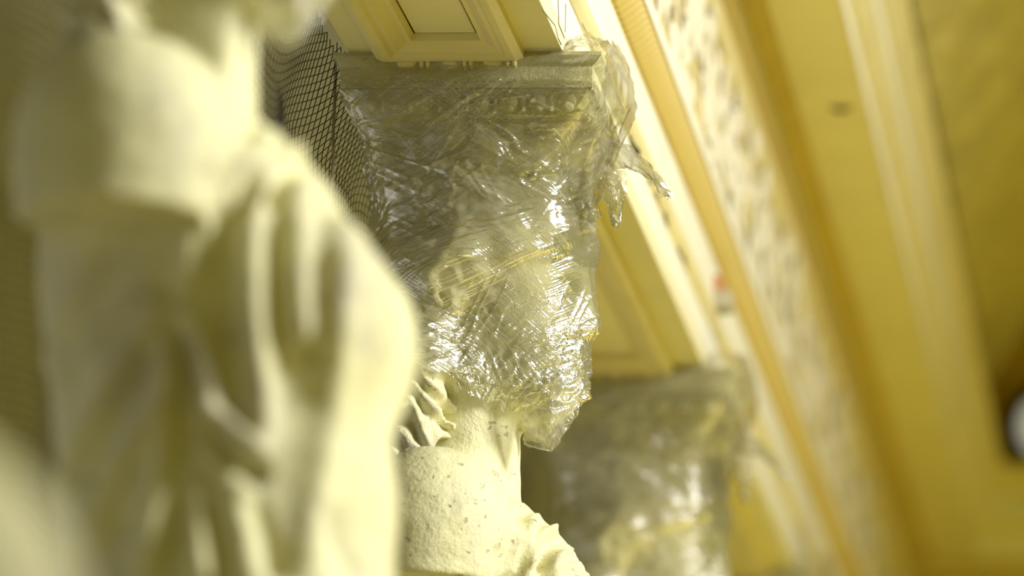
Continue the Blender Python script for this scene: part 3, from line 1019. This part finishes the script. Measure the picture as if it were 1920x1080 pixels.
# refine
NT2, NZ2 = 560, 480
ti = np.linspace(0, NT_, NT2, endpoint=False); zi = np.linspace(0, NZ - 1, NZ2)
t0 = np.floor(ti).astype(int); ft = (ti - t0)[:, None]; z0 = np.minimum(np.floor(zi).astype(int), NZ - 2); fz = (zi - z0)[None, :]
G = lambda a_, b_: R2[a_ % NT_][:, b_]
RF = (G(t0, z0) * (1 - fz) + G(t0, z0 + 1) * fz) * (1 - ft) + (G(t0 + 1, z0) * (1 - fz) + G(t0 + 1, z0 + 1) * fz) * ft
th2 = (np.arange(NT2) * 2 * math.pi / NT2)[:, None]; zz2 = np.interp(zi, np.arange(NZ), zl)[None, :]
u = th2 * 0.14 + 0 * zz2; vv_ = zz2 + 0 * th2


def dirn(ang, L, W, seed):
    c_, s_ = math.cos(ang), math.sin(ang)
    a_ = (u * c_ + vv_ * s_) / L; b_ = (-u * s_ + vv_ * c_) / W
    n = vnoise(a_ + 0.5 * vnoise(u * 20, vv_ * 20, seed + 50), b_, seed)
    return 1 - np.abs(n) * 2


def mask(sx, sz, seed, lo_, hi_): return np.clip((vnoise(u / sx, vv_ / sz, seed) - lo_) / (hi_ - lo_), 0, 1)


def crease(ang, L, W, seed, m):
    """long sharp creases running one way, in patches"""
    return np.clip(dirn(ang, L, W, seed) - 0.45, 0, 1) ** 1.3 * mask(m, m, seed + 20, -0.15, 0.35)


wr = 0.0045 * crease(0.55, 0.10, 0.016, 1, 0.09) + 0.0045 * crease(-0.45, 0.09, 0.014, 2, 0.08) + 0.0045 * crease(1.0, 0.07, 0.014, 3, 0.07)
wr += 0.0030 * crease(-0.9, 0.05, 0.009, 4, 0.06) + 0.0026 * crease(0.15, 0.06, 0.008, 5, 0.06) + 0.0022 * crease(-0.3, 0.05, 0.006, 6, 0.05) + 0.0022 * crease(0.8, 0.05, 0.006, 7, 0.05)
wr += 0.0016 * vnoise(u * 45, vv_ * 45, 9) * mask(0.06, 0.06, 41, -0.3, 0.3)
amp = np.interp(zz2, [loc(0, q)[2] for q in (790, 700, 630, 520, 430, 330, 220, 170)], [1.3, 1.6, 1.1, 0.22, 0.6, 1.6, 1.7, 0.9])
RF = RF + wr * amp + 0.001
# lower edge runs up and down
zedge = 0.012 * vnoise(th2 * 3, th2 * 0, 31) + 0.006 * vnoise(th2 * 14, th2 * 0, 32)
blend = np.clip((loc(0, 690)[2] - zz2) / (loc(0, 690)[2] - z_bot), 0, 1)
zz3 = zz2 + zedge * blend
backm = np.clip((-np.cos(th2) + 0.25) / 0.8, 0, 1); zz3 = zz3 + backm * 0.050 * np.clip((loc(0, 600)[2] - zz2) / (loc(0, 600)[2] - z_bot), 0, 1)
front = np.clip(np.cos(th2), 0, 1) ** 1.5
zz3 = zz3 + 0.016 * front * blend
FV = np.stack([axc + RF * np.cos(th2), RF * np.sin(th2), zz3 + 0 * RF], -1)


def film_obj(name, V, nu, nv, uvs, parent, wrap=False, mat='film'):
    f = grid_faces(nu, nv, wrap)
    o = mesh_obj(name, V.reshape(-1, 3), f, M[mat], parent)
    me = o.data; ul = me.uv_layers.new(name='UVMap')
    li = np.empty(len(me.loops), np.int32); me.loops.foreach_get('vertex_index', li)
    q = uvs.reshape(-1, 2)[li]
    if wrap:                                   # keep the seam from running backwards
        per = 2 * math.pi * 0.14; lq = q[:, 0].reshape(-1, 4); mx = lq.max(1, keepdims=True)
        lq = np.where(mx - lq > per / 2, lq + per, lq); q = np.stack([lq.ravel(), q[:, 1]], 1)
    ul.data.foreach_set('uv', q.astype(np.float32).ravel())
    uf = uvs.reshape(-1, 2); ua = uf[:, 0] if not wrap else 0.14 * np.sin(uf[:, 0] / 0.14); ub = uf[:, 1] + (0 if not wrap else 0.14 * np.cos(uf[:, 0] / 0.14))
    sm = lambda n_, a_, b_: np.clip((n_ - a_) / (b_ - a_), 0, 1)
    c4 = np.ones((len(uf), 4), np.float32)
    c4[:, 0] = sm(vnoise(ua * 16, ub * 16, 301), -0.25, 0.25); c4[:, 1] = sm(vnoise(ua * 16, ub * 16, 302), -0.25, 0.25)
    c4[:, 2] = sm(vnoise(ua * 11, ub * 11, 303) + 0.4 * vnoise(ua * 30, ub * 30, 304), -0.3, 0.6)
    ca = me.color_attributes.new('wrap', 'FLOAT_COLOR', 'POINT'); ca.data.foreach_set('color', c4.ravel())
    return o


film = empty('plastic_film_wrap', O2)
tag(film, 'clear crumpled stretch film wrapped around the head of the statue in focus', 'plastic film', 'stretch film on the caryatid heads')
film_obj('head_wrap', FV, NT2, NZ2, np.stack([u, vv_], -1), film, True)


def band(py0, py1, rise, seed, off_b):
    """a further turn of film lying over the first, its edges running at a slant"""
    n_, m_ = 360, 90
    ta = np.linspace(0, 2 * math.pi, n_, endpoint=False)[:, None]; ka = np.linspace(0, 1, m_)[None, :]
    zc = loc(0, py0)[2] + (loc(0, py1)[2] - loc(0, py0)[2]) * ka + rise * np.cos(ta - 0.5) + 0.006 * vnoise(ta * 4, ta * 0 + seed, seed) * (1 - 2 * ka)
    zc = np.clip(zc, zl[-1], zl[0])
    jz = (zl[0] - zc) / (zl[0] - zl[-1]) * (NZ2 - 1); j0 = np.clip(jz.astype(int), 0, NZ2 - 2); fj = jz - j0
    it = np.round(ta / (2 * math.pi) * NT2).astype(int) % NT2 + 0 * j0
    rb = RF[it, j0] * (1 - fj) + RF[it, j0 + 1] * fj
    rb = rb + off_b + 0.0022 * (1 - np.abs(vnoise(ta * 2 + zc * 25, (zc - 0.05 * ta) / 0.010, seed + 3)) * 2) * 0.7 + 0.0012 * vnoise(ta * 12, zc * 90, seed + 4)
    V_ = np.stack([axc + rb * np.cos(ta), rb * np.sin(ta), zc], -1)
    uv_ = np.stack([ta * 0.14 + 0 * zc + seed * 0.21, zc + seed * 0.13], -1)
    film_obj('film_turn', V_, n_, m_, uv_, film, True)


band(285, 450, 0.015, 201, 0.003); band(370, 520, 0.010, 231, 0.0015); band(620, 740, -0.012, 221, 0.003)


def sheet(name, corners, nu, nv, bulge=0.0, crumple=0.003, seed=0, ragged=0.0, twist=0.0):
    """crumpled sheet spanned by rows of 3-D points (list of rows)"""
    rows_ = [np.array(r_) for r_ in corners]
    R_ = np.array([[c for c in row] for row in rows_])            # rows x cols x 3
    a_ = np.linspace(0, R_.shape[0] - 1, nu); b_ = np.linspace(0, R_.shape[1] - 1, nv)
    ai = np.minimum(a_.astype(int), R_.shape[0] - 2); bi = np.minimum(b_.astype(int), R_.shape[1] - 2)
    fa = (a_ - ai)[:, None, None]; fb = (b_ - bi)[None, :, None]
    V = (R_[ai][:, bi] * (1 - fb) + R_[ai][:, bi + 1] * fb) * (1 - fa) + (R_[ai + 1][:, bi] * (1 - fb) + R_[ai + 1][:, bi + 1] * fb) * fa
    uu, ww = np.meshgrid(np.linspace(0, 1, nu), np.linspace(0, 1, nv), indexing='ij')
    for k in range(3):
        V[:, :, k] += crumple * (vnoise(uu * 5 + 10 * k, ww * 5, seed + k) + 0.6 * (1 - 2 * np.abs(vnoise(uu * 11 + 3 * k, ww * 8, seed + 5 + k))))
    V[:, :, 1] -= bulge * np.sin(math.pi * uu) * np.sin(math.pi * ww)
    uvs = np.stack([uu * 0.15 + seed * 0.37, ww * 0.15], -1)
    return film_obj(name, V, nu, nv, uvs, film, False, 'film_clear' if name == 'abacus_veil' else 'film')


# bag of loose film under the chin
for k, dy in enumerate((-0.055, -0.015, 0.03)):
    sheet('chin_flap', [[loc(968 + 4 * k, 700, dy - .01), loc(1040, 690, dy), loc(1098 - 5 * k, 690, dy + .012)],
                        [loc(976, 765, dy - .006), loc(1036, 760, dy - .012), loc(1090 - 4 * k, 745, dy + .01)],
                        [loc(984, 832 - 8 * k, dy), loc(1034 - 6 * k, 846 - 10 * k, dy - .004), loc(1076 - 8 * k, 792 - 6 * k, dy + .008)]], 46, 40, 0.012, 0.0030, 40 + 7 * k)
for k, pl in enumerate(([(984, 832), (1010, 841), (1034, 846), (1042, 820), (1050, 800)], [(1090, 700), (1092, 735), (1078, 772), (1072, 792), (1058, 797)])):
    v, f = tube_vf([loc(a_, b_, -0.055 + 0.03 * k) for a_, b_ in pl], 0.0011, 5)
    film_hem = mesh_obj('film_hem', v, f, M['film'], film); film_hem.data.uv_layers.new(name='UVMap')
# veil hanging over the outer side of the abacus
sheet('abacus_veil', [[loc(1128, 84, -.18), loc(1142, 78, -.06), loc(1150, 84, .10)],
                      [loc(1140, 120, -.185), loc(1168, 120, -.05), loc(1182, 128, .10)],
                      [loc(1122, 200, -.165), loc(1180, 200, -.05), loc(1192, 205, .08)],
                      [loc(1106, 290, -.12), loc(1146, 290, -.06), loc(1172, 268, .04)],
                      [loc(1098, 380, -.08), loc(1110, 385, -.05), loc(1118, 380, .0)]], 70, 40, 0.0, 0.0042, 61)
# film drawn over the abacus
sheet('abacus_veil', [[loc(622, 92, -.182), loc(760, 118, -.186), loc(900, 118, -.186), loc(1020, 104, -.186), loc(1134, 74, -.186)],
                      [loc(630, 140, -.184), loc(760, 150, -.184), loc(900, 150, -.186), loc(1020, 140, -.186), loc(1138, 118, -.186)],
                      [loc(648, 200, -.175), loc(760, 205, -.176), loc(900, 200, -.178), loc(1020, 200, -.178), loc(1130, 190, -.178)],
                      [loc(672, 262, -.15), loc(770, 262, -.155), loc(900, 262, -.155), loc(1010, 262, -.15), loc(1118, 262, -.14)],
                      [loc(700, 320, -.115), loc(780, 320, -.13), loc(900, 320, -.13), loc(1000, 320, -.13), loc(1105, 320, -.10)]], 110, 190, 0.0, 0.0034, 71)
sheet('abacus_veil', [[loc(1052, 92, -.16), loc(1075, 70, -.10), loc(1105, 64, -.06), loc(1140, 78, -.02)],
                      [loc(1050, 98, -.175), loc(1080, 86, -.178), loc(1110, 84, -.178), loc(1136, 88, -.178)]], 24, 50, 0.0, 0.003, 81)
# loose tail and rags blowing out at the side
sheet('loose_tail', [[loc(1112, 260, -.06), loc(1124, 290, -.05), loc(1128, 316, -.04)],
                     [loc(1150, 256, -.07), loc(1148, 284, -.05), loc(1160, 316, -.05)],
                     [loc(1186, 278, -.07), loc(1178, 300, -.05), loc(1190, 322, -.06)],
                     [loc(1216, 308, -.07), loc(1210, 322, -.06), loc(1220, 344, -.07)],
                     [loc(1242, 340, -.07), loc(1240, 352, -.07), loc(1240, 364, -.07)],
                     [loc(1262, 364, -.07), loc(1258, 368, -.07), loc(1252, 374, -.07)]], 60, 26, 0.008, 0.0030, 91)
sheet('loose_tail', [[loc(1110, 300, -.06), loc(1140, 310, -.06), loc(1166, 322, -.05)],
                     [loc(1114, 330, -.06), loc(1138, 338, -.07), loc(1176, 336, -.05)],
                     [loc(1120, 356, -.06), loc(1145, 362, -.07), loc(1168, 362, -.05)],
                     [loc(1132, 372, -.06), loc(1152, 380, -.07), loc(1170, 372, -.05)],
                     [loc(1146, 404, -.06), loc(1154, 408, -.06), loc(1166, 400, -.06)],
                     [loc(1153, 426, -.06), loc(1155, 428, -.06), loc(1158, 424, -.06)]], 46, 26, 0.006, 0.0036, 101)
sheet('loose_tail', [[loc(1096, 372, -.05), loc(1100, 392, -.05), loc(1098, 420, -.05)],
                     [loc(1112, 384, -.05), loc(1114, 402, -.05), loc(1108, 420, -.05)],
                     [loc(1128, 400, -.05), loc(1124, 406, -.05), loc(1118, 414, -.05)]], 20, 18, 0.004, 0.002, 111)
fl_lab = {Y1: 'edge of stretch film around the blurred statue head at top left', Y3: 'bright blurred stretch film around the statue head at lower right',
          Y4: 'stretch film on the farthest statue at the bottom edge'}
for yy, lb in fl_lab.items():
    c = copy_tree(film); c.location.y += yy - Y2; c['label'] = lb

# ------------------------------------------------------------------ black net
cy, cz2 = 0.0215, 0.0112
yn = np.arange(Y1 - 0.9, YE - 0.3, cy); nzc = 150


def net_pt(yv_, k):
    d = yv_ - Y2
    lift = 0.26 * d + 0.050 * np.sin(d * 5.2 + 0.4 + 0.25 * np.sin(k * 0.03)) + 0.012 * np.sin(d * 13)
    z_ = ZS + 0.10 + 0.25 - k * cz2 + lift
    x_ = XN - 0.004 + 0.010 * np.sin(d * 5.2 - 1.0 + k * 0.02) + 0.005 * np.sin(d * 11 + k * 0.05)
    x_ = x_ - 0.03 * np.clip((ZS - z_) / 0.12, 0, 1)
    return np.stack([x_ + 0 * k, yv_ + 0 * k + 0.004 * np.sin(k * 0.06), z_], -1)


KK = np.arange(-60, nzc, dtype=float)
Yg, Kg = np.meshgrid(yn, KK, indexing='ij')
NP = net_pt(Yg, Kg)
NP[:, :, 2] = NP[:, :, 2]
vs_, fs_ = [], []; off_ = 0


def add_lines(arr, r_):
    """three-sided cords along axis 1 of arr (lines, points, 3), in one go"""
    global off_
    n, m, _ = arr.shape
    t = np.gradient(arr, axis=1); t /= np.linalg.norm(t, axis=2, keepdims=True)
    a_ = np.cross(t, np.array([1.0, 0.2, 0.1])); a_ /= np.linalg.norm(a_, axis=2, keepdims=True); b_ = np.cross(t, a_)
    an_ = np.arange(3) * 2 * math.pi / 3
    v_ = arr[:, :, None, :] + r_ * (np.cos(an_)[None, None, :, None] * a_[:, :, None, :] + np.sin(an_)[None, None, :, None] * b_[:, :, None, :])
    L_, i, j = np.meshgrid(np.arange(n), np.arange(m - 1), np.arange(3), indexing='ij'); j2 = (j + 1) % 3
    b0 = off_ + (L_ * m + i) * 3; b1 = off_ + (L_ * m + i + 1) * 3
    fs_.append(np.stack([b0 + j, b0 + j2, b1 + j2, b1 + j], -1).reshape(-1, 4)); vs_.append(v_.reshape(-1, 3)); off_ += n * m * 3


add_lines(NP, 0.0007); add_lines(NP.transpose(1, 0, 2)[:, ::2], 0.0007)
V = np.concatenate(vs_); F = np.concatenate(fs_)
okv = V[:, 2] < ZS + 0.02
F = F[okv[F].all(1)]
net = empty('safety_net', (XN, Y2, ZS)); tag(net, 'black mesh safety net hanging behind the row of statues', 'net')
rel(mesh_obj('mesh', V, F, M['net'], net))
pt = [P(644, 105, YR + .05), P(643, 150, YR + .05), P(642, 190, YR + .05), P(639, 250, YR + .05), P(640, 300, YR + .05), P(634, 360, YR + .05), P(630, 430, YR + .05), P(628, 560, YR + .05), P(628, 800, YR + .05), P(628, 1300, YR + .05)]
v, f = tube_vf(np.array(pt) + np.array([-0.01, 0, 0]), 0.0024, 6)
rel(mesh_obj('seam_cord', v, f, M['tape'], net))

# ------------------------------------------------------------------ small things on the beam
YB = min(np.arange(7.5, 10.5, 0.01), key=lambda y: abs(proj((XZ(1068, -100)[0], y, XZ(1068, -100)[1]))[1] - 556))
q = np.array([XZ(1068, -100)[0], YB, XZ(1068, -100)[1]])
bk = empty('brick_patch', q); tag(bk, 'orange brick chip and grey mortar lump on the pale upper fascia', 'brick')
bevel_box('brick', -0.004, 0.016, -0.030, 0.030, 0.004, 0.030, M['brick'], bk, 0.003)
bevel_box('mortar_lump', -0.004, 0.030, -0.035, 0.030, -0.026, 0.004, M['mortar'], bk, 0.006)
# dark hook on the corona soffit
zc0 = XZ(1300, -846)[1]
YH = min(np.arange(7.0, 11, 0.01), key=lambda y: abs(proj((XZ(1300, -846)[0], y, zc0))[1] - 197))
xh = min(np.arange(XZ(1186, -846)[0], XZ(1372, -846)[0], 0.002), key=lambda x_: abs(proj((x_, YH, zc0))[0] - 1577))
t = np.linspace(-1, 1, 11)
v, f = tube_vf(np.stack([xh + 0.021 * t, YH + 0 * t, zc0 - 0.004 - 0.006 * (1 - t * t)], 1), 0.0012 + 0.0035 * (1 - t * t), 6)
o = mesh_obj('ceiling_hook', v - np.array([xh, YH, zc0]), f, M['dark']); o.location = (xh, YH, zc0)
tag(o, 'small dark curved hook on the broad ochre cornice soffit', 'hook')
# cracks in the fascias
for poly, rad in [([(1018, 20), (1040, 48), (1046, 72), (1052, 84)], .0006), ([(1046, 0), (1047, 45), (1058, 72)], .0005), ([(1060, 8), (1059, 60)], .0004)]:
    pts = []
    for px, py in poly:
        yy = min(np.arange(6.3, 8.0, 0.005), key=lambda y: abs(proj((XR + 0.0005, y, ZS + 0.02))[0] - px) * 0 + abs(P(px, py, y)[0] - XR))
        pts.append(P(px, py, yy) + np.array([0.0004, 0, 0]))
    v, f = tube_vf(pts, rad, 4); rel(mesh_obj('crack', v, f, M['dark'], arch))
# broken joint along the astragal
for y0_, y1_, ra in ((6.85, 7.35, 0.0022), (7.75, 8.35, 0.0045), (8.5, 8.75, 0.003)):
    ys = np.arange(y0_, y1_, 0.01); c_ = XZ(1057, -30)
    rr_ = ra * np.clip(0.3 + 0.9 * vnoise(ys * 22, ys * 0, 5), 0.08, 1)
    v, f = tube_vf(np.stack([c_[0] + 0.002 + 0 * ys, ys, c_[1] + 0.004 * vnoise(ys * 15, ys * 0, 9)], 1), rr_, 5)
    rel(mesh_obj('open_joint', v, f, M['dark'], arch))
